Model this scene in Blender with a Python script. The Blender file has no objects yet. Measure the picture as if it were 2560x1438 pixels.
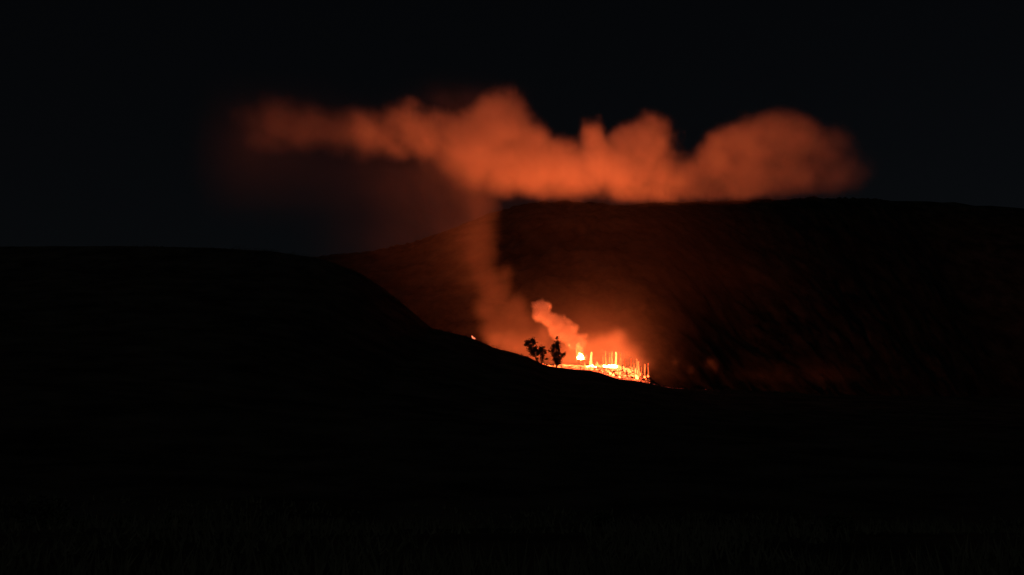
import bpy, math, random
import numpy as np
from mathutils import Vector

SC = bpy.context.scene
COL = SC.collection
R = math.radians
random.seed(7)

# ------------------------------------------------------------------ camera
PITCH = 8.92
FPX = 2745.0                      # focal length in pixels of a 2560 px wide frame
CAM_Z = 1.7
cam_d = bpy.data.cameras.new('camera')
cam_d.sensor_width = 36.0
cam_d.lens = 36.0 * FPX / 2560.0
cam_d.clip_start = 0.1
cam_d.clip_end = 6000.0
cam = bpy.data.objects.new('camera', cam_d)
COL.objects.link(cam)
cam.location = (0, 0, CAM_Z)
cam.rotation_euler = (R(90 + PITCH), 0, 0)
SC.camera = cam

# ------------------------------------------------------------------ night sky, faint moon, exposure
SUN_EL, SUN_ROT = 38.0, 218.0     # the moon: high, behind the camera on the left
world = bpy.data.worlds.new('World')
SC.world = world
world.use_nodes = True
wn = world.node_tree
wn.nodes.clear()
sky = wn.nodes.new('ShaderNodeTexSky')
sky.sky_type = 'NISHITA'
sky.sun_disc = False
sky.sun_elevation = R(SUN_EL)
sky.sun_rotation = R(SUN_ROT)
sky.altitude = 600
bg = wn.nodes.new('ShaderNodeBackground')
bg.inputs['Strength'].default_value = 0.0006
wo = wn.nodes.new('ShaderNodeOutputWorld')
hs = wn.nodes.new('ShaderNodeHueSaturation')       # the eye and the sensor lose colour by moonlight
hs.inputs['Saturation'].default_value = 0.6
wn.links.new(sky.outputs[0], hs.inputs['Color'])
wn.links.new(hs.outputs[0], bg.inputs['Color'])
wn.links.new(bg.outputs[0], wo.inputs['Surface'])

sun_d = bpy.data.lights.new('moonlight', 'SUN')
sun_d.energy = 0.075
sun_d.angle = R(0.5)
sun_d.color = (0.75, 0.85, 1.0)
sun = bpy.data.objects.new('moonlight', sun_d)
COL.objects.link(sun)
sun.rotation_euler = (R(52), 0, R(-38))      # from behind the camera, high on the left

vs = SC.view_settings
vs.view_transform = 'Standard'
vs.look = 'None'
vs.gamma = 1.0
vs.exposure = 0.0
vs.use_curve_mapping = False
SC.render.film_transparent = False
cy = SC.cycles
cy.max_bounces = 6
cy.volume_bounces = 5
cy.diffuse_bounces = 2
cy.transparent_max_bounces = 24
cy.volume_step_rate = 1.5
cy.volume_max_steps = 512
cy.use_denoising = True
cy.denoiser = 'OPENIMAGEDENOISE'
cy.sample_clamp_indirect = 4.0
cy.use_light_tree = True

# ------------------------------------------------------------------ helpers
cp, sp = math.cos(R(PITCH)), math.sin(R(PITCH))

def at(px, py, Y):
    """World point at depth Y seen at pixel (px, py) of the 2560x1438 photograph."""
    r = (px - 1280.0) / FPX
    u = (719.0 - py) / FPX
    dy = cp - sp * u
    dz = sp + cp * u
    return Vector((r / dy * Y, Y, dz / dy * Y + CAM_Z))

def to_px(x, y, z):
    """Inverse of at(), numpy arrays welcome."""
    z = z - CAM_Z
    f = cp * y + sp * z
    u = -sp * y + cp * z
    return 1280.0 + FPX * x / f, 719.0 - FPX * u / f

def smooth(a, b, x):
    t = np.clip((x - a) / (b - a), 0, 1)
    return t * t * (3 - 2 * t)

def tag(o, label=None, cat=None, group=None, kind=None):
    if label: o['label'] = label
    if cat: o['category'] = cat
    if group: o['group'] = group
    if kind: o['kind'] = kind
    return o

def empty(name, loc):
    o = bpy.data.objects.new(name, None)
    o.empty_display_size = 0.3
    o.location = loc
    COL.objects.link(o)
    return o

class MB:
    """Collects geometry, then links it as one mesh object."""
    def __init__(self):
        self.v, self.f, self.heat = [], [], []
    def tri(self, a, b, c):
        n = len(self.v); self.v += [tuple(a), tuple(b), tuple(c)]; self.f.append((n, n + 1, n + 2))
    def quad(self, a, b, c, d):
        n = len(self.v); self.v += [tuple(a), tuple(b), tuple(c), tuple(d)]; self.f.append((n, n + 1, n + 2, n + 3))
    def tube(self, pts, rad, seg=7):
        base = len(self.v)
        for i, p in enumerate(pts):
            p = Vector(p)
            d = (Vector(pts[min(i + 1, len(pts) - 1)]) - Vector(pts[max(i - 1, 0)])).normalized()
            s = d.cross(Vector((0, 1, 0.01))).normalized()
            t = d.cross(s)
            for k in range(seg):
                a = 2 * math.pi * k / seg
                q = p + (s * math.cos(a) + t * math.sin(a)) * rad[i]
                self.v.append(tuple(q))
        for i in range(len(pts) - 1):
            for k in range(seg):
                a = base + i * seg + k; b = base + i * seg + (k + 1) % seg
                self.f.append((a, b, b + seg, a + seg))
        self.f.append(tuple(base + k for k in reversed(range(seg))))
        e = base + (len(pts) - 1) * seg
        self.f.append(tuple(e + k for k in range(seg)))
    def flame(self, base, w, h, rng, lean=0.0, seg=8, lev=9, fat=0.35, top=0.0):
        """A tongue of fire: bulging low down, licking to an uneven tip; heat runs 0 (base) to 1 (tip)."""
        b0 = len(self.v)
        ph = [rng.uniform(0, 6.28) for _ in range(6)]
        base = Vector(base)
        for i in range(lev):
            t = i / (lev - 1)
            r = w * 0.5 * (max(t, 0.0) / fat) ** 0.45 if t < fat else w * 0.5 * (top + (1 - top) * (1 - ((t - fat) / (1 - fat)) ** 1.5))
            r = max(r, w * 0.02 if i == lev - 1 else w * 0.3)
            cx = lean * h * t * t + w * 0.22 * math.sin(ph[0] + t * 5.5) * t
            cyy = w * 0.22 * math.sin(ph[1] + t * 4.7) * t
            for k in range(seg):
                a = 2 * math.pi * k / seg
                rr = r * (1 + 0.22 * math.sin(2 * a + ph[2] + 5 * t) + 0.14 * math.sin(3 * a + ph[3] - 7 * t))
                self.v.append((base.x + cx + rr * math.cos(a), base.y + cyy + rr * math.sin(a),
                               base.z - 0.03 * h + h * t + 0.05 * h * math.sin(2 * a + ph[4])))
        while len(self.heat) < b0:
            self.heat.append(0.0)
        for i in range(lev):
            self.heat += [i / (lev - 1)] * seg
        for i in range(lev - 1):
            for k in range(seg):
                a = b0 + i * seg + k; b = b0 + i * seg + (k + 1) % seg
                self.f.append((a, b, b + seg, a + seg))
        e = b0 + (lev - 1) * seg
        self.f.append(tuple(e + k for k in range(seg)))
    def clump(self, c, r, n, leaf, rng, squash=0.8):
        """Leaf-sized faces scattered through a ball."""
        for _ in range(n):
            d = Vector((rng.gauss(0, 1), rng.gauss(0, 1), rng.gauss(0, 1))).normalized() * r * rng.random() ** 0.45
            d.z *= squash
            p = Vector(c) + d
            a = Vector((rng.uniform(-1, 1), rng.uniform(-1, 1), rng.uniform(-1, 0.6))).normalized() * leaf * rng.uniform(0.6, 1.4)
            b = a.cross(Vector((rng.uniform(-1, 1), rng.uniform(-1, 1), rng.uniform(-1, 1)))).normalized() * leaf * 0.4
            self.quad(p - a * 0.5, p + b * 0.5, p + a * 0.5, p - b * 0.5)
    def build(self, name, mat, parent=None, smooth_=False):
        me = bpy.data.meshes.new(name)
        vv = self.v
        if parent is not None and parent.type == 'EMPTY':
            L = parent.location
            vv = [(a - L.x, b - L.y, c - L.z) for a, b, c in vv]
        me.from_pydata(vv, [], self.f)
        if self.heat:
            while len(self.heat) < len(self.v):
                self.heat.append(0.0)
            at_ = me.attributes.new('heat', 'FLOAT', 'POINT')
            at_.data.foreach_set('value', np.array(self.heat, dtype=np.float32))
        if smooth_:
            me.polygons.foreach_set('use_smooth', [True] * len(me.polygons))
        me.materials.append(mat)
        me.update()
        o = bpy.data.objects.new(name, me)
        COL.objects.link(o)
        if parent is not None:
            o.parent = parent
        return o

# ------------------------------------------------------------------ materials
def new_mat(name):
    m = bpy.data.materials.new(name)
    m.use_nodes = True
    m.node_tree.nodes.clear()
    return m, m.node_tree.nodes, m.node_tree.links

def matte(name, c0, c1, scale, rough=0.9, bump=0.0, detail=6.0):
    m, N, L = new_mat(name)
    out = N.new('ShaderNodeOutputMaterial'); p = N.new('ShaderNodeBsdfPrincipled')
    tc = N.new('ShaderNodeTexCoord'); nz = N.new('ShaderNodeTexNoise'); cr = N.new('ShaderNodeValToRGB')
    nz.inputs['Scale'].default_value = scale; nz.inputs['Detail'].default_value = detail
    nz.inputs['Roughness'].default_value = 0.65
    cr.color_ramp.elements[0].position = 0.35; cr.color_ramp.elements[0].color = (*c0, 1)
    cr.color_ramp.elements[1].position = 0.68; cr.color_ramp.elements[1].color = (*c1, 1)
    L.new(tc.outputs['Object'], nz.inputs['Vector']); L.new(nz.outputs['Fac'], cr.inputs['Fac'])
    L.new(cr.outputs['Color'], p.inputs['Base Color'])
    p.inputs['Roughness'].default_value = rough
    p.inputs['Specular IOR Level'].default_value = 0.0
    if bump:
        b = N.new('ShaderNodeBump'); b.inputs['Strength'].default_value = bump; b.inputs['Distance'].default_value = 0.4
        L.new(nz.outputs['Fac'], b.inputs['Height']); L.new(b.outputs['Normal'], p.inputs['Normal'])
    L.new(p.outputs[0], out.inputs['Surface'])
    return m

FIRE = (1.0, 0.130, 0.027)        # colour of the firelight, shared by every flame

def flame_mat(name, strength, tip=0.12, color=FIRE, fade=True):
    """Fire gives off light: strongest at the base of each tongue, thinning and reddening towards its tip."""
    m, N, L = new_mat(name)
    out = N.new('ShaderNodeOutputMaterial'); e = N.new('ShaderNodeEmission')
    a = N.new('ShaderNodeAttribute'); a.attribute_name = 'heat'
    tc = N.new('ShaderNodeTexCoord'); nz = N.new('ShaderNodeTexNoise')
    nz.inputs['Scale'].default_value = 1.6; nz.inputs['Detail'].default_value = 3
    L.new(tc.outputs['Object'], nz.inputs['Vector'])
    cr = N.new('ShaderNodeValToRGB')
    cr.color_ramp.elements[0].color = (*color, 1)
    cr.color_ramp.elements[1].color = (1.0, 0.085, 0.02, 1)
    L.new(a.outputs['Fac'], cr.inputs['Fac'])
    mr = N.new('ShaderNodeMapRange')
    mr.inputs['To Min'].default_value = strength; mr.inputs['To Max'].default_value = strength * tip
    L.new(a.outputs['Fac'], mr.inputs['Value'])
    mu = N.new('ShaderNodeMath'); mu.operation = 'MULTIPLY'
    m2 = N.new('ShaderNodeMapRange'); m2.inputs['From Min'].default_value = 0.3; m2.inputs['From Max'].default_value = 0.7
    m2.inputs['To Min'].default_value = 0.45; m2.inputs['To Max'].default_value = 1.4
    L.new(nz.outputs['Fac'], m2.inputs['Value'])
    L.new(mr.outputs[0], mu.inputs[0]); L.new(m2.outputs[0], mu.inputs[1])
    L.new(cr.outputs['Color'], e.inputs['Color']); L.new(mu.outputs[0], e.inputs['Strength'])
    if fade:
        tr = N.new('ShaderNodeBsdfTransparent'); mx = N.new('ShaderNodeMixShader')
        f = N.new('ShaderNodeMapRange'); f.interpolation_type = 'SMOOTHSTEP'
        f.inputs['From Min'].default_value = 0.25; f.inputs['From Max'].default_value = 1.0
        f.inputs['To Min'].default_value = 0.15; f.inputs['To Max'].default_value = 0.92
        L.new(a.outputs['Fac'], f.inputs['Value']); L.new(f.outputs[0], mx.inputs['Fac'])
        L.new(e.outputs[0], mx.inputs[1]); L.new(tr.outputs[0], mx.inputs[2])
        L.new(mx.outputs[0], out.inputs['Surface'])
    else:
        L.new(e.outputs[0], out.inputs['Surface'])
    return m

def smoke_mat(name, dens, color=(0.80, 0.76, 0.74), aniso=0.0):
    m, N, L = new_mat(name)
    out = N.new('ShaderNodeOutputMaterial'); v = N.new('ShaderNodeVolumePrincipled')
    v.inputs['Color'].default_value = (*color, 1)
    v.inputs['Density'].default_value = dens
    v.inputs['Density Attribute'].default_value = 'density'
    v.inputs['Anisotropy'].default_value = aniso
    L.new(v.outputs[0], out.inputs['Volume'])
    return m

M_GROUND = matte('dry_hillside', (0.016, 0.014, 0.010), (0.062, 0.052, 0.036), 0.09, bump=0.5)
M_FAR = matte('forested_ridge', (0.010, 0.010, 0.007), (0.040, 0.038, 0.025), 0.05, bump=0.3)
M_GRASS = matte('dry_grass', (0.05, 0.05, 0.028), (0.12, 0.11, 0.06), 0.7)
M_BRUSH = matte('brush_leaves', (0.022, 0.030, 0.014), (0.06, 0.07, 0.035), 1.2)
M_LEAF = matte('gum_leaves', (0.020, 0.026, 0.015), (0.06, 0.065, 0.038), 1.5)
M_BARK = matte('bark', (0.05, 0.04, 0.03), (0.14, 0.11, 0.085), 4.0, bump=0.4)
M_CHAR = matte('charred_wood', (0.008, 0.007, 0.006), (0.03, 0.026, 0.022), 6.0)
M_WHITEHOT = flame_mat('flame_white_hot', 260.0, tip=0.35)
M_HOT = flame_mat('flame_yellow', 22.0, tip=0.2)
M_WARM = flame_mat('flame_peach', 7.0, tip=0.35)
M_LOW = flame_mat('flame_orange', 2.6, tip=0.4)
M_EMBER = flame_mat('glowing_ember', 3.2, fade=False, tip=1.0, color=(1.0, 0.11, 0.03))
M_FRONT = flame_mat('flame_valley_front', 310.0, tip=0.35)

# ------------------------------------------------------------------ terrain
# crest line of the near hill, read as (pixel x, pixel y) at 400 m
CREST = [(-900, 640), (-400, 628), (0, 616), (300, 615), (520, 619), (680, 628), (800, 646), (900, 682), (960, 722), (1010, 762),
         (1050, 796), (1078, 820), (1130, 832), (1190, 849), (1232, 868), (1250, 874), (1290, 883), (1320, 893), (1345, 906),
         (1365, 914), (1400, 919), (1440, 924), (1470, 926), (1500, 932), (1525, 941), (1550, 949), (1585, 952),
         (1618, 958), (1640, 961), (1680, 970), (1760, 973), (1850, 975), (1950, 980), (2050, 986), (2140, 989), (2300, 990),
         (2560, 996), (3000, 1010), (3600, 1020)]
YC = 400.0
_c = [at(px, py, YC) for px, py in CREST]
CX = np.array([p.x for p in _c]); CZ = np.array([p.z for p in _c])
# upper edge of the burning shelf behind the crest, at 446 m
YF = 446.0
SHELF = [(1340, 906), (1365, 911), (1395, 912), (1430, 913), (1465, 915), (1500, 915), (1545, 916), (1575, 924), (1600, 932), (1622, 941), (1640, 958)]
_s = [at(px, py, YF) for px, py in SHELF]
SX = np.array([p.x for p in _s]); SZ = np.array([p.z for p in _s])

_rg = np.random.RandomState(3)
_LAT = _rg.rand(64, 64)
def vnoise(x, y, s):
    x = np.asarray(x, float) / s; y = np.asarray(y, float) / s
    i = np.floor(x).astype(int); j = np.floor(y).astype(int)
    fx = x - i; fy = y - j
    fx = fx * fx * (3 - 2 * fx); fy = fy * fy * (3 - 2 * fy)
    g = lambda a, b: _LAT[a % 64, b % 64]
    return (g(i, j) * (1 - fx) + g(i + 1, j) * fx) * (1 - fy) + (g(i, j + 1) * (1 - fx) + g(i + 1, j + 1) * fx) * fy - 0.5

def ground(x, y):
    x = np.asarray(x, float); y = np.asarray(y, float)
    crest = np.interp(x, CX, CZ)
    t = np.clip(y / YC, 0, 1)
    g = 0.10 * t + 0.90 * t ** 2.2
    front = crest * g - 3.5 * np.sin(np.clip(y / 150, 0, 1) * math.pi) * smooth(10, 60, y)
    # behind the crest
    back = crest - (y - YC) * 0.10 - 62 * smooth(YC, 545, y)
    u = np.clip((y - YC) / (YF - YC), 0, 1)
    shelf = crest + (np.interp(x, SX, SZ) - crest) * u - 0.9 * np.sin(u * math.pi)
    shelf = shelf - 60 * smooth(YF, 520, y) - np.maximum(y - YF, 0) * 0.05
    m = smooth(SX[0] - 8, SX[0] + 4, x) * (1 - smooth(SX[-1] - 1, SX[-1] + 6, x))
    z = np.where(y <= YC, front, back * (1 - m) + shelf * m)
    # far country
    z = z * (1 - smooth(560, 900, y)) + (-30 + 10 * vnoise(x, y, 160)) * smooth(560, 900, y)
    amp = smooth(5, 60, y)
    rough = vnoise(x, y, 9) * 0.45 + vnoise(x + 31, y, 3.1) * 0.35 + vnoise(x, y + 17, 1.3) * 0.14
    near_crest = np.exp(-((y - YC) / 45.0) ** 2)
    z = z + amp * rough * (1 - 0.6 * near_crest) + amp * 1.2 * vnoise(x, y, 31) * (1 - near_crest)
    z = np.where(np.hypot(x, y) < 4, 0.0, z)
    return z

def gz(x, y):
    return float(ground(np.array([x]), np.array([y]))[0])

def grid_axis(parts):
    a = []
    for lo, hi, st in parts:
        a += list(np.arange(lo, hi, st))
    a.append(parts[-1][1])
    return np.array(a)
ax = grid_axis([(-1500, -600, 60), (-600, -200, 12), (-200, -40, 2.5), (-40, 65, 0.7), (65, 260, 2.5), (260, 600, 14), (600, 1500, 60)])
ay = grid_axis([(-120, 0, 12), (0, 60, 1.5), (60, 360, 5), (360, 385, 2), (385, 455, 0.8), (455, 560, 4), (560, 1000, 25), (1000, 3600, 200)])
GX, GY = np.meshgrid(ax, ay)
GZ = ground(GX, GY)
me = bpy.data.meshes.new('hillside')
nx_, ny_ = len(ax), len(ay)
verts = np.stack([GX, GY, GZ], -1).reshape(-1, 3)
idx = np.arange(nx_ * ny_).reshape(ny_, nx_)
quads = np.stack([idx[:-1, :-1], idx[:-1, 1:], idx[1:, 1:], idx[1:, :-1]], -1).reshape(-1, 4)
me.from_pydata(verts.tolist(), [], quads.tolist())
me.polygons.foreach_set('use_smooth', [True] * len(me.polygons))
me.materials.append(M_GROUND)
hill = bpy.data.objects.new('hillside', me)
COL.objects.link(hill)
tag(hill, kind='structure')

# far forested ridge closing the valley behind the fire, its top read at 1080 m
FARTOP = [(-2500, 760), (0, 720), (600, 670), (760, 652), (880, 642), (960, 634), (1040, 612), (1120, 582), (1240, 538), (1310, 520), (1400, 516), (1560, 519), (1700, 512), (1850, 506), (2100, 500),
          (2350, 512), (2560, 530), (3200, 580), (5000, 700)]
_f = [at(px, py, 1080) for px, py in FARTOP]
FX = np.array([p.x for p in _f]); FZ = np.array([p.z for p in _f])
fx_ = grid_axis([(-1400, -200, 30), (-200, 520, 4.0), (520, 1500, 30)])
fy_ = grid_axis([(590, 1100, 4.5), (1100, 1560, 9), (1560, 2000, 40)])
AX, AY = np.meshgrid(fx_, fy_)
back_ = 0.9 * np.maximum(AX - 70, 0) * smooth(70, 200, AX)      # the ridge swings away from the fire to the right
back_ = np.minimum(back_, 420)
YT_ = 1080 + back_
u_ = np.clip((AY - 600 - back_) / 480, 0, 1)
top_ = np.interp(AX * 1080 / YT_, FX, FZ) * YT_ / 1080
az = -34 + (top_ + 34) * (0.15 * u_ + 0.85 * smooth(0, 1, u_) ** 0.9) - 90 * smooth(0, 420, AY - YT_)
env = np.sin(np.clip(u_, 0, 1) * math.pi) * 0.9 + 0.1
gul = np.abs(vnoise(AX + 0.25 * AY, AY - 0.3 * AX, 64)) * 2 + np.abs(vnoise(AX - 0.4 * AY + 300, AY + 0.3 * AX, 29))
az = az - env * 6 * (0.7 - gul) + env * (vnoise(AX, AY, 13) * 3.0 + vnoise(AX + 9, AY + 5, 6.1) * 3) + np.random.RandomState(5).rand(*AX.shape) ** 2 * 3.2 * (0.4 + 1.2 * np.clip(vnoise(AX, AY, 37) + 0.4, 0, 1))   # tree tops
me = bpy.data.meshes.new('far_ridge')
n1, n2 = len(fx_), len(fy_)
ii_ = np.arange(n1 * n2).reshape(n2, n1)
me.from_pydata(np.stack([AX, AY, az], -1).reshape(-1, 3).tolist(), [], np.stack([ii_[:-1, :-1], ii_[:-1, 1:], ii_[1:, 1:], ii_[1:, :-1]], -1).reshape(-1, 4).tolist())
me.polygons.foreach_set('use_smooth', [True] * len(me.polygons))
me.materials.append(M_FAR)
fr = bpy.data.objects.new('far_ridge', me)
COL.objects.link(fr)
tag(fr, kind='structure')

# ------------------------------------------------------------------ brush and grass (nobody could count them)
rng = random.Random(11)
b = MB()
for i in range(900):
    px = rng.uniform(300, 2500)
    if 1372 < px < 1640 and rng.random() < 0.75: continue
    y = YC + rng.uniform(-14, 1.5)
    x = at(px, 900, y).x
    h = rng.uniform(0.25, 0.75) * (1.5 if rng.random() < 0.12 and not 1250 < px < 1660 else 1.0)
    if 560 < px < 1235: h *= rng.uniform(1.0, 2.1)
    b.clump((x, y, gz(x, y) + h * 0.35), h, int(26 * h + 10), 0.28, rng, 0.7)
tag(b.build('brush', M_BRUSH), kind='stuff')
b = MB()
for i in range(520):
    y = rng.uniform(250, 392)
    x = rng.uniform(-60, 110)
    h = rng.uniform(0.3, 0.9)
    if vnoise(x, y, 20) < -0.1: continue
    b.clump((x, y, gz(x, y) + h * 0.3), h, int(22 * h + 8), 0.34, rng, 0.7)
tag(b.build('brush', M_BRUSH), kind='stuff')
b = MB()
for i in range(15000):
    y = 9 + 70 * rng.random() ** 1.6
    x = rng.uniform(-0.55, 0.55) * y
    n = vnoise(x, y, 3.0)
    if n < -0.12 + 0.2 * vnoise(x + 50, y, 11): continue
    z = gz(x, y)
    h = rng.uniform(0.15, 0.5) * (0.8 + n)
    w = 0.012 + 0.0009 * y
    lx, ly = rng.uniform(-0.2, 0.2), rng.uniform(-0.15, 0.15)
    b.tri((x - w, y, z - 0.03), (x + w, y, z - 0.03), (x + lx, y + ly, z + h))
tag(b.build('grass', M_GRASS), kind='stuff')
b = MB()
for px, py, r in [(95, 1425, .8), (330, 1340, .75), (300, 1385, .6), (430, 1385, .7), (520, 1360, .55), (200, 1400, .5), (640, 1400, .5), (780, 1330, .6), (1500, 1400, .4), (2100, 1410, .5)]:
    y = 26 + (1438 - py) * 0.25
    x = at(px, py, y).x
    b.clump((x, y, gz(x, y) + r * 0.4), r, 420, 0.16, rng, 0.75)
tag(b.build('undergrowth', M_BRUSH), kind='stuff')

# ------------------------------------------------------------------ trees on the crest, black against the fire
def gum_tree(label, base_px, Y, trunks, clumps, seed, leaf=0.36):
    """trunks: lists of (px, py, radius); clumps: (px, py, radius px, leaves)."""
    rg = random.Random(seed)
    p0 = at(base_px[0], base_px[1], Y)
    z0 = gz(p0.x, Y)
    t = empty('gum_tree', (p0.x, Y, z0))
    tag(t, label, 'tree', 'gum trees standing on the crest in front of the fire')
    mb = MB()
    first = True
    for line in trunks:
        pts, rad = [], []
        for j, (px, py, r) in enumerate(line):
            q = at(px, py, Y)
            q.y += 0 if j == 0 else rg.uniform(-0.25, 0.25) * j
            if first and j == 0: q.z = z0 - 0.2
            pts.append(q); rad.append(r)
        first = False
        mb.tube(pts, rad, 6)
    mb.build('trunk', M_BARK, t, True)
    cb = MB(); tw = MB()
    k = Y / FPX
    for px, py, rp, n in clumps:
        q = at(px, py, Y)
        r = rp * k * 1.12
        for _ in range(5):
            o = Vector((rg.uniform(-.45, .45), rg.uniform(-.9, .9), rg.uniform(-.45, .45))) * r
            cb.clump(q + o, r * rg.uniform(0.6, 0.9), int(n * 0.8), leaf * 0.8, rg, 0.95)
        for _ in range(9):                                      # sprays of leaves that fray the outline
            a = rg.uniform(0, 6.28); e = rg.uniform(0.85, 1.45) * r
            o = Vector((math.cos(a) * e, rg.uniform(-.8, .8) * r, math.sin(a) * e * 0.9))
            tw.tube([q, q + o * 0.6, q + o], [.035, .025, .012], 4)
            cb.clump(q + o, 0.28 * k * rp + 0.18, 16, leaf * 0.75, rg, 0.8)
    cb.build('crown', M_LEAF, t)
    tag(tw.build('twigs', M_BARK, t), kind='stuff')
    return t

YT = 398.0
gum_tree('ragged dark tree leaning left, left of the pair with a forked trunk, on the crest', (1347, 908), YT,
         [[(1347, 908, .24), (1340, 895, .2), (1332, 882, .17), (1325, 868, .12), (1319, 856, .06)],
          [(1332, 882, .11), (1334, 868, .09), (1333, 852, .05)], [(1340, 895, .1), (1343, 880, .08), (1341, 868, .04)]],
         [(1331, 850, 7, 190), (1334, 856, 6, 130), (1319, 857, 7, 190), (1325, 863, 8, 240), (1314, 861, 4, 60), (1326, 872, 7, 170),
          (1328, 880, 6, 120), (1338, 869, 5.5, 130), (1341, 874, 5.5, 120), (1335, 878, 6, 120), (1329, 886, 4.5, 70), (1337, 886, 5, 70),
          (1345, 880, 4.5, 60), (1342, 896, 2.6, 22)], 21)
gum_tree('short dark tree with a round crown, between the leaning tree and the tall one', (1354, 910), YT + 0.8,
         [[(1354, 910, .2), (1356, 900, .17), (1356, 888, .13), (1354, 875, .07)], [(1356, 892, .09), (1362, 884, .05)],
          [(1352, 905, .1), (1350, 895, .08), (1350, 884, .05)]],
         [(1354, 871, 6, 150), (1356, 878, 7, 180), (1350, 876, 5, 90), (1348, 882, 5.5, 90), (1356, 887, 5.5, 110), (1361, 879, 4, 50),
          (1357, 895, 4.2, 60), (1363, 882, 2.5, 22), (1344, 885, 4, 50), (1367, 898, 2.0, 14), (1356, 901, 2.4, 20)], 22)
gum_tree('tallest dark tree, a narrow upright column with a tuft on top, right of the pair', (1392, 916), YT + 0.4,
         [[(1392, 918, .26), (1391, 905, .22), (1391, 890, .18), (1392, 870, .12), (1393, 855, .07), (1394, 845, .04)],
          [(1391, 897, .1), (1400, 892, .07), (1408, 886, .04)], [(1391, 905, .09), (1384, 895, .06), (1383, 880, .04)]],
         [(1394, 844, 3.0, 40), (1391, 846, 1.8, 14), (1393, 857, 5.5, 170), (1393, 864, 6, 170), (1384, 866, 5.5, 120), (1385, 873, 7, 190), (1388, 902, 6, 140), (1392, 908, 5, 90),
          (1396, 871, 5, 100), (1392, 881, 8, 240), (1386, 886, 6.5, 160), (1397, 884, 4.5, 80), (1389, 894, 7.5, 180), (1397, 893, 6, 120),
          (1404, 890, 4, 50), (1410, 885, 4.2, 70), (1407, 887, 3.5, 40), (1399, 902, 4.5, 60), (1395, 908, 4.5, 60), (1382, 878, 3.5, 40),
          (1373, 878, 2, 10), (1402, 897, 3, 30)], 23)
# low shrubs at the foot of the trees
def shrub(label, px, py, rp, n, seed):
    rg = random.Random(seed)
    Y = YT + 0.2
    q = at(px, py, Y)
    z = gz(q.x, Y)
    t = empty('shrub', (q.x, Y, z))
    tag(t, label, 'shrub')
    mb = MB()
    for _ in range(4):
        d = Vector((rg.uniform(-.5, .5), rg.uniform(-.3, .3), rg.uniform(.4, .9)))
        mb.tube([(q.x, Y, z - .1), (q.x + d.x * .5, Y + d.y * .5, z + d.z * .5), (q.x + d.x, Y + d.y, z + d.z)], [.05, .035, .015], 5)
    mb.build('stem', M_BARK, t)
    cb = MB(); r = rp * Y / FPX
    for _ in range(4):
        cb.clump((q.x + rg.uniform(-.6, .6) * r, Y + rg.uniform(-.4, .4), z + r * rg.uniform(.4, .9)), r * .6, n // 4, .2, rg, .8)
    cb.build('foliage', M_BRUSH, t)
shrub('low ragged shrub at the left foot of the tallest tree', 1382, 910, 6, 90, 31)
shrub('small thin shrub at the right foot of the tallest tree', 1404, 912, 4.5, 46, 32)
shrub('tiny bush on the crest just right of the round-crowned short tree', 1366, 906, 4, 40, 33)
shrub('dark scrubby bush alone on the crest where the orange glow begins', 1230, 868, 6, 100, 34)

# ------------------------------------------------------------------ fire
def shelf_at(px, py):
    """Point of the burning shelf seen at this pixel."""
    best = None
    for y in np.arange(YC + 1, YF + 3, 0.5):
        p = at(px, py, y)
        z = gz(p.x, y)
        if best is None or abs(z - p.z) < best[0]:
            best = (abs(z - p.z), Vector((p.x, y, z)))
    return best[1]

KF = 430.0 / FPX      # metres per photo pixel at the fire

# continuous line of burning grass along the upper edge of the shelf
rng = random.Random(5)
line_hot, line_warm = MB(), MB()
def edge_fire(mb, px0, px1, n, h0, h1, w0, w1, dy=0.0, back=0.0):
    for _ in range(n):
        px = rng.uniform(px0, px1)
        py = float(np.interp(px, [s[0] for s in SHELF], [s[1] for s in SHELF]))
        y = YF - 0.5 - back - rng.uniform(0, 2.5)
        x = at(px, py, y).x
        mb.flame((x, y, gz(x, y)), rng.uniform(w0, w1), rng.uniform(h0, h1), rng, lean=rng.uniform(-.25, .05), seg=6, lev=6)
edge_fire(line_hot, 1466, 1490, 20, .2, .45, .4, .8)
edge_fire(line_hot, 1474, 1483, 12, .4, .8, .5, .9)
edge_fire(line_hot, 1506, 1545, 36, .35, .75, .4, .8)
edge_fire(line_hot, 1520, 1543, 26, .6, 1.1, .5, .9)
edge_fire(line_hot, 1510, 1516, 8, .6, 1.0, .5, .8)
edge_fire(line_warm, 1452, 1500, 26, .35, .7, .4, .9)
edge_fire(line_warm, 1492, 1510, 26, .45, .8, .5, .9)
edge_fire(line_warm, 1545, 1552, 10, .5, .8, .4, .8)
edge_fire(line_warm, 1400, 1455, 34, .2, .55, .3, .8)
edge_fire(line_warm, 1556, 1600, 30, .25, .6, .3, .7)
edge_fire(line_warm, 1250, 1372, 0, .2, .4, .3, .6)
for _ in range(34):
    px = rng.choice([rng.uniform(1500, 1560), rng.uniform(1462, 1500), rng.uniform(1560, 1604)])
    top = float(np.interp(px, [s[0] for s in SHELF], [s[1] for s in SHELF]))
    q = shelf_at(px, top + rng.uniform(0, 12))
    line_warm.flame(q, rng.uniform(.35, .8), rng.uniform(.8, 2.3), rng, lean=rng.uniform(-.45, .1), seg=7, lev=9, fat=.25)
tag(line_hot.build('grass_fire', M_WHITEHOT, smooth_=True), kind='stuff')
tag(line_warm.build('grass_fire', M_WARM, smooth_=True), kind='stuff')

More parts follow.
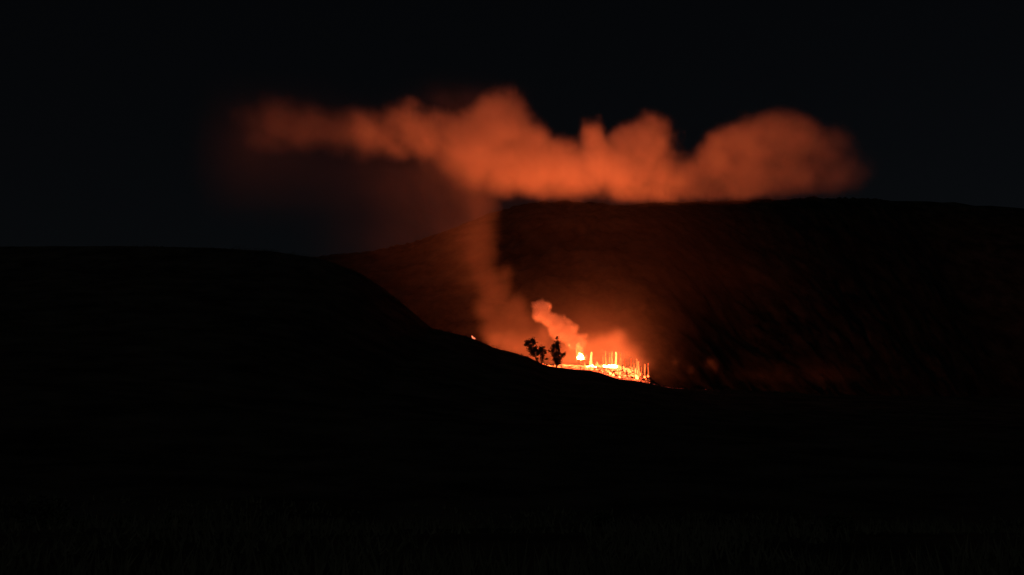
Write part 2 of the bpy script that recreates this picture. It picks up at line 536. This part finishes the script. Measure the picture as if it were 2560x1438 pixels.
# small tongues scattered over the shelf between the crest and that line
low, warm = MB(), MB()
for _ in range(230):
    px = rng.uniform(1405, 1618)
    top = float(np.interp(px, [s[0] for s in SHELF], [s[1] for s in SHELF]))
    bot = float(np.interp(px, [c[0] for c in CREST], [c[1] for c in CREST]))
    py = top + (bot - top) * rng.random()
    if rng.random() < smooth(1590, 1605, px) * 0.85: continue
    p = shelf_at(px, py)
    h = rng.uniform(.15, .6)
    (warm if rng.random() < 0.35 else low).flame(p, rng.uniform(.25, .8), h, rng, seg=6, lev=5)
# clusters seen as pale patches
for cx_, cy_, n, sx_, sy_ in [(1519, 929, 12, 5, 3), (1528, 938, 7, 3, 3), (1533, 925, 8, 4, 3), (1546, 934, 20, 8, 3), (1545, 926, 10, 6, 2),
                             (1568, 925, 8, 6, 2), (1577, 930, 12, 4, 2.5), (1583, 936, 8, 4, 2), (1570, 941, 14, 14, 1.2), (1588, 941, 10, 8, 1.2),
                             (1503, 930, 6, 4, 3), (1420, 917, 10, 8, 2), (1440, 919, 10, 8, 2), (1476, 922, 8, 10, 2)]:
    for _ in range(n):
        p = shelf_at(rng.gauss(cx_, sx_ * .6), rng.gauss(cy_, sy_ * .6))
        warm.flame(p, rng.uniform(.3, .7), rng.uniform(.3, .75), rng, seg=6, lev=6)
tag(low.build('grass_fire', M_LOW, smooth_=True), kind='stuff')
tag(warm.build('grass_fire', M_WARM, smooth_=True), kind='stuff')

# bed of embers: chips of glowing char over the shelf
b = MB()
for _ in range(5200):
    px = rng.uniform(1398, 1624)
    u = rng.random()
    y = YC + 0.6 + (YF - YC) * u
    x = at(px, 925, y).x
    if not SX[1] * y / YF < x < (SX[-1] - 1.5): continue
    if vnoise(x, y, 1.7) < -0.2: continue
    if rng.random() < smooth(1585, 1612, px) * 0.8: continue
    z = gz(x, y) + .02
    s = rng.uniform(.06, .22); a = rng.uniform(0, 3.14)
    c_, s_ = math.cos(a) * s, math.sin(a) * s
    b.f += [(len(b.v), len(b.v) + 1, len(b.v) + 2), (len(b.v), len(b.v) + 2, len(b.v) + 3), (len(b.v), len(b.v) + 3, len(b.v) + 1)]
    b.v += [(x, y, z + s * rng.uniform(.4, 1.2)), (x + c_, y + s_, z), (x - c_ * .6 + s_, y - s_ * .6, z), (x - c_ * .5 - s_, y, z)]
tag(b.build('embers', M_EMBER), kind='stuff')

b = MB()
for px, n in [(1655, 10), (1668, 26), (1684, 14), (1702, 20), (1762, 8), (1636, 12)]:
    for _ in range(n):
        y = YC - rng.uniform(0, 3); x = at(px + rng.gauss(0, 3), 960, y).x; z = gz(x, y) + .03
        q = rng.uniform(.05, .12)
        b.f += [(len(b.v), len(b.v) + 1, len(b.v) + 2), (len(b.v), len(b.v) + 2, len(b.v) + 3)]
        b.v += [(x, y, z + q), (x + q, y + q, z), (x - q, y + q * .5, z), (x, y - q, z)]
tag(b.build('embers', flame_mat('dying_ember', .35, fade=False, tip=1.0, color=(1.0, .12, .08))), kind='stuff')

# fire creeping behind the crest on the left, seen only as a glow along the ridge
b = MB()
for px, n in [(1236, 3), (1252, 5), (1268, 9), (1282, 12), (1298, 16), (1315, 14), (1330, 10), (1350, 10), (1365, 10), (1380, 12), (1395, 12)]:
    for _ in range(n):
        y = YC + rng.uniform(5.5, 8.5)
        x = at(px + rng.uniform(-8, 8), 890, y).x
        z = gz(x, y)
        b.flame((x, y, z), rng.uniform(.4, .8), rng.uniform(.3, .7), rng, lean=-.2, seg=6, lev=6)
tag(b.build('grass_fire', M_WARM, smooth_=True), kind='stuff')

# burning trunks: standing dead stems wrapped in a straight sheet of flame
def burning_trunk(label, px, py_base, py_top, w_px, mat, seed, flare=True):
    rg = random.Random(seed)
    p = shelf_at(px, py_base)
    y = p.y
    top = at(px, py_top, y).z
    h = top - p.z
    w = w_px * y / FPX
    t = empty('burning_tree', p)
    tag(t, label, 'burning tree', 'standing trunks wrapped in flame on the burning slope')
    mb = MB()
    r = min(.11, w * .22)
    mb.tube([(p.x, y, p.z - .2), (p.x + .03, y, p.z + h * .5), (p.x - .02, y, p.z + h * .9)], [r * 1.2, r, r * .5], 6)
    mb.build('trunk', M_CHAR, t)
    fb = MB()
    fb.flame(p, w, h, rg, seg=8, lev=10, fat=.1, top=.75)
    fb.build('flame', mat, t, True)
    if flare:
        gb = MB()
        for _ in range(5):
            gb.flame(p + Vector((rg.uniform(-.5, .5), rg.uniform(-.4, .4), 0)), rg.uniform(.5, .9), rg.uniform(.5, 1.1), rg, seg=7, lev=7)
        gb.build('base_flame', mat, t, True)
    return t
def column_mat(name, s):
    m = flame_mat(name, s, tip=.6)
    return m
C_HOT, C_PALE, C_PEACH, C_RED = column_mat('column_hot', 13), column_mat('column_pale', 3.6), column_mat('column_peach', 2.6), column_mat('column_red', 1.3)
burning_trunk('bright yellow burning trunk standing apart, first of the tall ones from the left', 1478, 915, 881, 6.0, C_HOT, 41)
burning_trunk('brightest yellow burning trunk at the right end of the close row', 1540, 915, 880, 5.0, C_HOT, 42)
burning_trunk('pale thin burning trunk at the left end of the close row', 1515, 914, 878, 3.6, C_PALE, 43, False)
burning_trunk('pale burning trunk second in the close row, left of the wide one', 1524, 914, 882, 2.8, C_PALE, 44, False)
burning_trunk('wide pale burning trunk in the middle of the close row', 1530, 914, 880, 5.0, C_PALE, 45, False)
burning_trunk('faint pink burning trunk just right of the brightest one', 1552, 915, 881, 3.0, C_PEACH, 46, False)
burning_trunk('faint orange burning trunk between the pink one and the right-hand group', 1578, 932, 897, 2.6, C_RED, 47, False)
burning_trunk('thin peach burning trunk with a pointed top, left of the thick pair', 1592, 940, 899, 2.8, C_PEACH, 48, False)
burning_trunk('thick peach burning trunk with a bright foot near the right end of the fire', 1597, 944, 904, 5.0, C_PALE, 49)
burning_trunk('pink burning trunk, last but one on the right', 1612, 943, 911, 3.6, C_PEACH, 50, False)
burning_trunk('dim orange burning trunk at the far right end of the fire', 1621, 942, 908, 2.8, C_RED, 51, False)

burning_trunk('faint narrow burning trunk at the very left edge of the close row', 1508, 914, 886, 2.2, C_PEACH, 52, False)
burning_trunk('faint burning trunk squeezed between the wide pale one and the brightest one', 1536, 914, 884, 2.0, C_PEACH, 53, False)
burning_trunk('short faint burning trunk right of the pink one, over open slope', 1562, 922, 898, 2.2, C_RED, 54, False)
burning_trunk('short peach burning trunk just left of the pointed one', 1586, 938, 908, 2.4, C_PEACH, 55, False)
burning_trunk('short dim burning trunk in the dark gap right of the thick peach one', 1604, 943, 920, 2.2, C_RED, 56, False)

# hot spots close enough to tell apart
def burning_shrub(label, px, py, w_px, h_px, mat, seed):
    rg = random.Random(seed)
    p = shelf_at(px, py)
    t = empty('burning_shrub', p)
    tag(t, label, 'burning shrub', 'small burning shrubs on the slope below the tall flames')
    k = p.y / FPX
    mb = MB()
    for _ in range(3):
        mb.tube([p - Vector((0, 0, .1)), p + Vector((rg.uniform(-.25, .25), rg.uniform(-.2, .2), h_px * k * rg.uniform(.4, .7)))], [.05, .02], 5)
    mb.build('stem', M_CHAR, t)
    fb = MB()
    for _ in range(4):
        fb.flame(p + Vector((rg.uniform(-.3, .3) * w_px * k, rg.uniform(-.2, .2), 0)), w_px * k * rg.uniform(.5, .75), h_px * k * rg.uniform(.7, 1.1), rg, seg=7, lev=7)
    fb.build('flame', mat, t, True)
burning_shrub('burning shrub blazing yellow at the bottom of the slope, under the brightest trunk', 1534, 941, 6, 7, M_HOT, 61)
burning_shrub('small round burning shrub alone on the lower edge of the slope', 1549, 945, 5, 5, M_HOT, 62)
burning_shrub('pale burning shrub just up-slope from the one under the brightest trunk', 1526, 936, 5, 6, M_HOT, 63)
burning_shrub('large burning shrub at the foot of the thick peach trunk', 1593, 948, 8, 11, M_HOT, 64)
burning_shrub('pink burning shrub at the foot of the last trunk but one', 1611, 945, 6, 6, M_WARM, 65)
burning_shrub('pink burning shrub at the far right tip of the fire', 1620, 943, 6, 7, M_WARM, 66)
burning_shrub('pink spark of a burning shrub on the crest under the tallest tree', 1388, 916, 5, 4, M_WARM, 67)
burning_shrub('smallest pink burning shrub on the crest right of the tallest tree foot', 1397, 916, 3, 4, M_WARM, 68)

# the torching tree: white-hot crown, long yellow tongue above it
p = shelf_at(1451, 914)
t = empty('torching_tree', p)
tag(t, 'white-hot torching treetop with a yellow tongue, right of the tallest dark tree', 'burning tree')
k = p.y / FPX
crown = at(1451, 897, p.y)
mb = MB(); mb.tube([p - Vector((0, 0, .2)), p + Vector((.1, 0, 1.3)), crown + Vector((0, 0, .6))], [.1, .075, .04], 6)
mb.build('trunk', M_EMBER, t)
fb = MB(); rg = random.Random(71)
for dx, w, h in [(-.2, 1.7, 2.4), (.35, 1.4, 1.8), (.85, .9, 1.1), (-.75, .9, 1.3), (.25, .8, 2.6), (.9, .6, 2.1), (-.7, .6, 2.3), (-1.0, .5, .9), (1.15, .5, .8)]:
    fb.flame(crown + Vector((dx, rg.uniform(-.3, .3), -0.1)), w, h, rg, lean=-.1, fat=.4, seg=10, lev=10)
fb.build('flame', flame_mat('flame_torch', 1000.0, tip=.5), t, True)
fb = MB()
for dx, w, h in [(-.1, 2.6, 6.0), (.35, 1.9, 4.4), (-.7, 1.8, 3.6), (.1, 1.5, 5.2)]:
    fb.flame(crown + Vector((dx, .4, .6)), w, h, rg, lean=-.16, fat=.18, seg=12, lev=14)
fb.build('flame_tongue', flame_mat('flame_tongue', 3.4, tip=.08), t, True)

# spot fire by itself on the left of the crest
x, y = at(1185, 838, YC + 1.2).x, YC + 1.2
t = empty('spot_fire', (x, y, gz(x, y)))
tag(t, 'small lone pink spot fire on the dark crest, left of the main fire', 'spot fire')
mb = MB()
for i in range(4):
    a = i * .8
    mb.tube([(x - .4 * math.cos(a), y - .4 * math.sin(a), gz(x, y) + .05), (x + .4 * math.cos(a), y + .4 * math.sin(a), gz(x, y) + .22)], [.06, .05], 5)
mb.build('log', M_CHAR, t)
fb = MB(); rg = random.Random(72)
for dx, w, h in [(0, .9, 1.0), (-.35, .6, 1.5), (.3, .5, .8)]:
    fb.flame((x + dx, y, gz(x, y)), w, h, rg, lean=-.3, seg=9, lev=9)
fb.build('flame', flame_mat('flame_spot', 2.4, tip=.12, color=(1, .2, .09)), t, True)

# burnt posts standing on the crest, black ticks against the glow
for i, (px, py, h, lab) in enumerate([(1451, 925, 1.0, 'short black burnt post on the crest below the torching tree'),
                                      (1503, 934, .8, 'short black burnt post on the crest below the gap between the trunks'),
                                      (1458, 925, .5, 'black burnt stump low on the crest, right of the post below the torching tree')]):
    x, y = at(px, py, YC + .4).x, YC + .4
    b = MB(); z = gz(x, y)
    b.tube([(x, y, z - .2), (x + .02, y, z + h * .6), (x - .03, y, z + h)], [.13, .11, .07], 7)
    tag(b.build('burnt_post', M_CHAR), lab, 'post')

# the main front, roaring in the valley behind the ridge: out of sight, it lights the cloud from below
rng = random.Random(9)
b = MB()
for i in range(70):
    px = rng.gauss(1440, 115)
    y = rng.uniform(500, 525)
    x = at(px, 900, y).x
    h = rng.uniform(7, 13)
    b.flame((x, y, gz(x, y)), rng.uniform(4, 7), h, rng, lean=-.1, seg=8, lev=8)
tag(b.build('valley_fire', M_FRONT, smooth_=True), kind='stuff')

# ------------------------------------------------------------------ smoke (voxel volumes grown from billowing lobes)
def interp_matrix(n, cell, off):
    x = np.arange(n) / cell + off
    i = np.floor(x).astype(int); f = x - i
    f = f * f * (3 - 2 * f)
    m = np.zeros((n, i.max() + 2), np.float32)
    m[np.arange(n), i] = 1 - f
    m[np.arange(n), i + 1] += f
    return m

def noise3(shape, cell, seed):
    """Smooth value noise (-1..1) on a regular grid; cell = lattice spacing in voxels (x, y, z)."""
    rs = np.random.RandomState(seed)
    ms = [interp_matrix(n, c, rs.rand()) for n, c in zip(shape, cell)]
    lat = rs.rand(*[m.shape[1] for m in ms]).astype(np.float32) * 2 - 1
    a = np.tensordot(ms[0], lat, (1, 0))
    a = np.einsum('jb,ibc->ijc', ms[1], a, optimize=True)
    return np.einsum('kc,ijc->ijk', ms[2], a, optimize=True)

class Smoke:
    def __init__(self, lo, hi, vox):
        self.lo = np.array(lo, float); self.vox = vox
        self.n = [int(round((h - l) / vox)) + 1 for l, h in zip(lo, hi)]
        self.hi = self.lo + (np.array(self.n) - 1) * vox
        self.ax = [np.linspace(self.lo[i], self.hi[i], self.n[i]).astype(np.float32) for i in range(3)]
        self.d = np.full(self.n, -99.0, np.float32)
        self.X = self.ax[0][:, None, None]; self.Y = self.ax[1][None, :, None]; self.Z = self.ax[2][None, None, :]
    def noise(self, size, octs, seed, billow=False, stretch=(1, 1, 1), pers=0.55):
        out = 0; a = 1.0; tot = 0
        for o in range(octs):
            c = [max(size * s / self.vox / 2 ** o, 1.01) for s in stretch]
            n = 0.6 * (noise3(self.n, [c[0] * 1.3, c[1], c[2] * .85], seed + o) + noise3(self.n, [c[0] * .8, c[1] * 1.2, c[2] * 1.25], seed + o + 5000) + noise3(self.n, [q * 1.12 for q in c], seed + o + 9000))
            # shear the lattice so that its rows never line up with the view
            sa, sb, sc_ = (0.83, -0.57, 0.46) if o % 2 == 0 else (-0.71, 0.64, -0.39)
            for j in range(self.n[1]): n[:, j, :] = np.roll(n[:, j, :], (int(sa * j), int(sb * j)), (0, 1))
            for i in range(self.n[0]): n[i] = np.roll(n[i], int(sc_ * i), 1)
            if billow: n = np.abs(n) * 2 - 0.75
            out = out + n * a; tot += a; a *= pers
        return out / tot
    def lobe(self, c, r, k=1.0):
        """Soft union of an ellipsoid; the field is roughly metres inside its surface, scaled by k."""
        lo = [max(0, int((c[i] - r[i] * 2.2 - self.lo[i]) / self.vox)) for i in range(3)]
        hi = [min(self.n[i], int((c[i] + r[i] * 2.2 - self.lo[i]) / self.vox) + 2) for i in range(3)]
        if any(h <= l for l, h in zip(lo, hi)): return
        s = tuple(slice(l, h) for l, h in zip(lo, hi))
        q = np.sqrt(((self.X[s[0]] - c[0]) / r[0]) ** 2 + ((self.Y[:, s[1]] - c[1]) / r[1]) ** 2 + ((self.Z[:, :, s[2]] - c[2]) / r[2]) ** 2)
        f = (1 - q) * min(r) * k
        cur = self.d[s]
        w = 1.5                      # smooth maximum
        h = np.clip(0.5 + 0.5 * (f - cur) / w, 0, 1)
        self.d[s] = cur + (f - cur) * h + w * h * (1 - h)
    def px_lobe(self, px, py, rx, ry, Y, ry_m=None, k=1.0):
        c = at(px, py, Y); s = Y / FPX
        self.lobe((c.x, Y, c.z), (rx * s, ry_m if ry_m else 0.85 * (rx + ry) / 2 * s, ry * s), k)
    def pixels(self):
        X, Y, Z = np.broadcast_arrays(self.X, self.Y, self.Z)
        return to_px(X, Y, Z)
    def edge_fade(self, dens):
        for a in range(3):
            n = self.n[a]; i = np.arange(n)
            w = np.clip(np.minimum(i, n - 1 - i) / 3.0, 0, 1)
            sh = [1, 1, 1]; sh[a] = n
            dens = dens * w.reshape(sh)
        return dens
    def build(self, name, dens, mat):
        dens = self.edge_fade(dens).astype(np.float32)
        nx, ny, nz = self.n
        me = bpy.data.meshes.new(name)
        me.vertices.add(nx * ny * nz)
        at_ = me.attributes.new('smoke_density', 'FLOAT', 'POINT')
        at_.data.foreach_set('value', np.ascontiguousarray(dens.transpose(2, 1, 0)).reshape(-1))
        co = np.empty((nz, ny, nx, 3), np.float32)
        co[..., 0] = self.ax[0][None, None, :]; co[..., 1] = self.ax[1][None, :, None]; co[..., 2] = self.ax[2][:, None, None]
        me.attributes['position'].data.foreach_set('vector', co.reshape(-1)) if 'position' in me.attributes else me.vertices.foreach_set('co', co.reshape(-1))
        me.materials.append(mat)
        o = bpy.data.objects.new(name, me)
        COL.objects.link(o)
        g = bpy.data.node_groups.new(name, 'GeometryNodeTree')
        g.interface.new_socket('Geometry', in_out='INPUT', socket_type='NodeSocketGeometry')
        g.interface.new_socket('Geometry', in_out='OUTPUT', socket_type='NodeSocketGeometry')
        N, L = g.nodes, g.links
        gi = N.new('NodeGroupInput'); go = N.new('NodeGroupOutput')
        vc = N.new('GeometryNodeVolumeCube')
        vc.inputs['Min'].default_value = self.lo.tolist(); vc.inputs['Max'].default_value = self.hi.tolist()
        for nm, v in zip(('Resolution X', 'Resolution Y', 'Resolution Z'), self.n): vc.inputs[nm].default_value = v
        pos = N.new('GeometryNodeInputPosition')
        sub = N.new('ShaderNodeVectorMath'); sub.operation = 'SUBTRACT'; sub.inputs[1].default_value = self.lo.tolist()
        scl = N.new('ShaderNodeVectorMath'); scl.operation = 'SCALE'; scl.inputs['Scale'].default_value = 1.0 / self.vox
        L.new(pos.outputs[0], sub.inputs[0]); L.new(sub.outputs[0], scl.inputs[0])
        sx = N.new('ShaderNodeSeparateXYZ'); L.new(scl.outputs[0], sx.inputs[0])
        def math_(op, a, b=None):
            m = N.new('ShaderNodeMath'); m.operation = op
            for i, v in enumerate((a, b)):
                if v is None: continue
                if isinstance(v, (int, float)): m.inputs[i].default_value = v
                else: L.new(v, m.inputs[i])
            return m.outputs[0]
        ii = [math_('ROUND', math_('MINIMUM', math_('MAXIMUM', sx.outputs[i], 0.0), float(self.n[i] - 1))) for i in range(3)]
        ind = math_('ADD', ii[0], math_('MULTIPLY', math_('ADD', ii[1], math_('MULTIPLY', ii[2], float(ny))), float(nx)))
        na = N.new('GeometryNodeInputNamedAttribute'); na.data_type = 'FLOAT'; na.inputs['Name'].default_value = 'smoke_density'
        si = N.new('GeometryNodeSampleIndex'); si.data_type = 'FLOAT'; si.domain = 'POINT'
        L.new(gi.outputs[0], si.inputs['Geometry']); L.new(na.outputs[0], si.inputs['Value']); L.new(ind, si.inputs['Index'])
        L.new(si.outputs[0], vc.inputs['Density'])
        sm = N.new('GeometryNodeSetMaterial'); sm.inputs['Material'].default_value = mat
        L.new(vc.outputs[0], sm.inputs[0]); L.new(sm.outputs[0], go.inputs[0])
        md = o.modifiers.new('smoke_volume', 'NODES'); md.node_group = g
        tag(o, kind='stuff')
        return o

def sstep(a, b, x):
    t = np.clip((x - a) / (b - a), 0, 1)
    return t * t * (3 - 2 * t)

# --- the high cloud
YQ = 548.0
lo = at(430, 560, YQ); hi = at(2330, 170, YQ)
S = Smoke((lo.x, YQ - 40, lo.z), (hi.x, YQ + 40, hi.z), 1.45)
CLOUD = [  # px, py, rx, ry
    (620, 300, 60, 45), (700, 300, 85, 62), (770, 315, 80, 66), (650, 350, 80, 35),
    (840, 330, 70, 60), (900, 310, 60, 46), (930, 345, 90, 56), (1000, 320, 70, 52), (1028, 298, 34, 30), (1050, 340, 90, 58), (1110, 340, 80, 56),
    (1160, 350, 80, 66), (1190, 330, 60, 50), (1235, 305, 60, 56), (1268, 285, 52, 48), (1290, 300, 44, 52), (1250, 370, 110, 76), (1320, 370, 60, 60),
    (1330, 420, 90, 70), (1385, 420, 70, 56), (1425, 420, 60, 52), (1480, 365, 34, 40), (1500, 410, 70, 60), (1450, 450, 90, 46),
    (1560, 370, 54, 52), (1605, 355, 50, 50), (1635, 380, 42, 56), (1580, 430, 100, 66), (1660, 430, 50, 55), (1700, 455, 70, 42), (1620, 468, 110, 36),
    (1180, 410, 80, 56), (1260, 440, 60, 50), (1140, 400, 60, 46), (1080, 372, 70, 44), (990, 365, 60, 40), (1725, 440, 70, 50), (1740, 465, 90, 34), (1560, 470, 60, 26), (1770, 430, 60, 66), (1800, 390, 56, 54), (1850, 365, 60, 56), (1900, 350, 60, 50), (1955, 345, 70, 52), (2000, 370, 80, 70), (2060, 385, 70, 70),
    (1880, 430, 110, 76), (1990, 440, 110, 64), (2100, 430, 60, 60), (2140, 450, 40, 36), (1790, 470, 110, 36), (1400, 470, 110, 30)]
rs = random.Random(78)
for px, py, rx, ry in CLOUD:
    Yc = YQ + rs.uniform(-6, 6)
    S.px_lobe(px, py, rx, ry, Yc, ry_m=(22 if px > 1150 else 14) + 0.5 * ry * YQ / FPX)
d = S.d
bil = S.noise(14, 4, 100, billow=True, pers=.62)
fbm = S.noise(30, 5, 200, pers=.6)
d = d + 4.0 * bil + 3.8 * fbm
PX, PY = S.pixels()
soft = 4.0 + 8 * sstep(1150, 750, PX) + 5 * sstep(1850, 2200, PX) + 4 * sstep(330, 430, PY)
core = sstep(-2.6, 1.0 * soft - 1.0, d)
# flat inversion base on the right, ragged on the left
base = 495 - 6 * sstep(1750, 2000, PX) + 8 * sstep(1300, 1500, PX) * sstep(1900, 1600, PX) + 13 * fbm + 5 * bil
flat = sstep(base + 13, base - 11, PY) * (1 - 0.32 * sstep(415, 495, PY))
leftbase = sstep(490, 380, PY + 22 * fbm)
w = sstep(1090, 1260, PX)
core = core * (flat * w + leftbase * (1 - w))
amount = np.interp(PX.ravel(), [500, 600, 700, 850, 950, 1020, 1100, 1250, 1420, 1500, 1580, 1650, 1760, 1950, 2080, 2200], [0, .10, .18, .28, .60, .85, .50, .72, .9, 1.5, .95, 1.05, .36, .28, .20, .05]).reshape(PX.shape).astype(np.float32)
wisp = sstep(0.05, 0.9, S.noise(30, 4, 300) + 0.2) * np.exp(-((PX - 1160) / 90) ** 2 - ((PY - 262) / 42) ** 2)
lhaze = np.exp(-((PX - 620) / 260) ** 2 - ((PY - 380) / 120) ** 2) * (0.6 + 0.5 * fbm) * 0.012 * sstep(440, 640, PX)
tex = np.clip(0.72 + 1.0 * fbm + 0.3 * bil, 0.42, 1.8)
dens = core * amount * tex + 0.10 * wisp + np.maximum(lhaze, 0)
S.build('smoke_cloud', np.maximum(dens, 0), smoke_mat('smoke_high', 0.044, color=(0.88, 0.86, 0.87)))
del S, d, bil, fbm, PX, PY, core, dens, wisp, lhaze, tex, soft, flat, leftbase, w, base, amount

# --- the leaning column and the haze over the slope
YM = 452.0
lo = at(640, 960, YM); hi = at(2160, 350, YM)
S = Smoke((lo.x, YM - 26, lo.z), (hi.x, YM + 26, hi.z), 1.3)
for px, py, rx, ry in [(1215, 430, 90, 60), (1195, 470, 74, 60), (1196, 520, 60, 62), (1188, 585, 62, 64), (1192, 640, 60, 56), (1212, 690, 56, 50), (1232, 715, 52, 50), (1225, 770, 50, 50), (1290, 810, 50, 40), (1235, 830, 46, 50),
                       (1262, 685, 30, 28), (1240, 740, 46, 50), (1262, 790, 44, 44), (1285, 770, 34, 40), (1270, 840, 48, 44), (1300, 850, 40, 50), (1290, 880, 60, 30)]:
    S.px_lobe(px, py, rx, ry, YM + 6, ry_m=9)
fbm = S.noise(20, 5, 400, pers=.62); bil = S.noise(9, 4, 500, billow=True, pers=.6)
PX, PY = S.pixels()
d = S.d + 2.2 * bil + 3.0 * fbm
col = sstep(-1.2 - 2 * sstep(1210, 1140, PX), 3.2 + 6 * sstep(1210, 1140, PX), d) * sstep(370, 460, PY + 20 * fbm) * (0.21 + 0.06 * sstep(600, 800, PY) + 0.16 * sstep(520, 420, PY))
left = 0.16 * np.exp(-np.abs((PX + 110 * fbm - 1215) / 215) ** 1.6) * (0.6 + 0.4 * sstep(560, 420, PY)) * sstep(360, 430, PY) * (1 - 0.86 * sstep(560, 800, PY)) * (0.65 + 0.7 * fbm) * sstep(1262, 1160, PX + 40 * fbm) * sstep(660, 980, PX)
glow = np.exp(-((PX - (1460)) / 165) ** 2 - ((PY - 870) / 105) ** 2) * (0.7 + 0.65 * fbm) * 0.17 * sstep(1800, 1560, PX + 40 * fbm)
strat = np.exp(-((PX - 1560) / 300) ** 2 - ((PY - 690) / 90) ** 2) * (0.55 + 0.9 * S.noise(22, 4, 600, stretch=(2.2, 1, .45))) * 0.018 + np.exp(-((PX - 1480) / 260) ** 2 - ((PY - 545) / 70) ** 2) * 0.012
right = np.exp(-((PX - 2080) / 70) ** 2 - ((PY - 955) / 50) ** 2) * (0.2 + 1.5 * fbm) * 0.012 + np.exp(-((PX - 1900) / 90) ** 2 - ((PY - 950) / 40) ** 2) * (0.1 + 1.5 * fbm) * 0.012
for gx_, gy_, gr_, ga_ in [(1776, 908, 9, .13), (1790, 918, 9, .10), (1689, 906, 6, .2), (1727, 926, 6, .16), (1605, 772, 6, .12), (1955, 966, 22, .05)]:
    right = right + ga_ * np.exp(-((PX - gx_) / gr_) ** 2 - ((PY - gy_) / gr_) ** 2) * np.exp(-((S.Y - YM) / 4) ** 2)
dens = col + np.maximum(left, 0) + np.maximum(glow, 0) + np.maximum(strat, 0) + np.maximum(right, 0)
S.build('smoke_column', dens, smoke_mat('smoke_mid', 0.032))
del S, d, fbm, bil, PX, PY, col, left, glow, strat, dens, right

# --- thick plumes right above the flames
YN = 449.0
lo = at(1180, 940, YN); hi = at(1690, 735, YN)
S = Smoke((lo.x, YN - 10, lo.z), (hi.x, YN + 18, hi.z), 0.5)
for px, py, rx, ry in [(1352, 770, 17, 17), (1346, 785, 14, 18), (1362, 784, 20, 22), (1372, 800, 22, 18), (1392, 806, 18, 16), (1388, 818, 24, 16), (1402, 812, 15, 13),
                       (1340, 768, 9, 10), (1368, 766, 9, 9), (1380, 792, 12, 12), (1420, 806, 12, 10), (1398, 838, 20, 14), (1458, 856, 12, 16), (1410, 828, 26, 20), (1432, 826, 16, 15), (1425, 845, 22, 18), (1443, 850, 17, 18), (1450, 872, 12, 20), (1437, 862, 18, 16)]:
    S.px_lobe(px, py, rx, ry, YN + 0.0, ry_m=3.4)
d1 = S.d.copy()
S.d[:] = -99
for px, py, rx, ry in [(1470, 870, 34, 30), (1500, 862, 40, 28), (1530, 870, 50, 30), (1540, 850, 26, 24), (1560, 890, 42, 26), (1582, 914, 16, 12), (1480, 895, 60, 22), (1545, 905, 60, 20)]:
    S.px_lobe(px, py, rx, ry, YN + 10, ry_m=6)
for px, py, rx, ry in [(1390, 880, 50, 36), (1340, 860, 36, 36), (1330, 885, 50, 22), (1290, 868, 36, 20), (1268, 858, 32, 28), (1240, 850, 24, 26), (1360, 840, 26, 36), (1420, 895, 50, 26)]:
    S.px_lobe(px, py, rx, ry, YN + 9, ry_m=5)
d2 = S.d
bil = S.noise(3.4, 4, 700, billow=True); fbm = S.noise(7, 5, 800)
PX, PY = S.pixels()
p1 = sstep(-0.5, 1.2 + 1.2 * sstep(1420, 1470, PX), d1 + 1.5 * bil + 1.0 * fbm) * (0.8 + 0.4 * fbm)
p2 = sstep(-3.0, 4.2, d2 + 0.8 * bil + 1.3 * fbm) * (0.045 + 0.045 * sstep(1340, 1440, PX) + 0.03 * sstep(1500, 1570, PX)) * (0.8 + 0.7 * fbm)
S.build('smoke_plume', np.maximum(p1 + p2, 0), smoke_mat('smoke_low', 0.5, color=(0.94, 0.92, 0.92)))
del S, d1, d2, bil, fbm, PX, PY, p1, p2
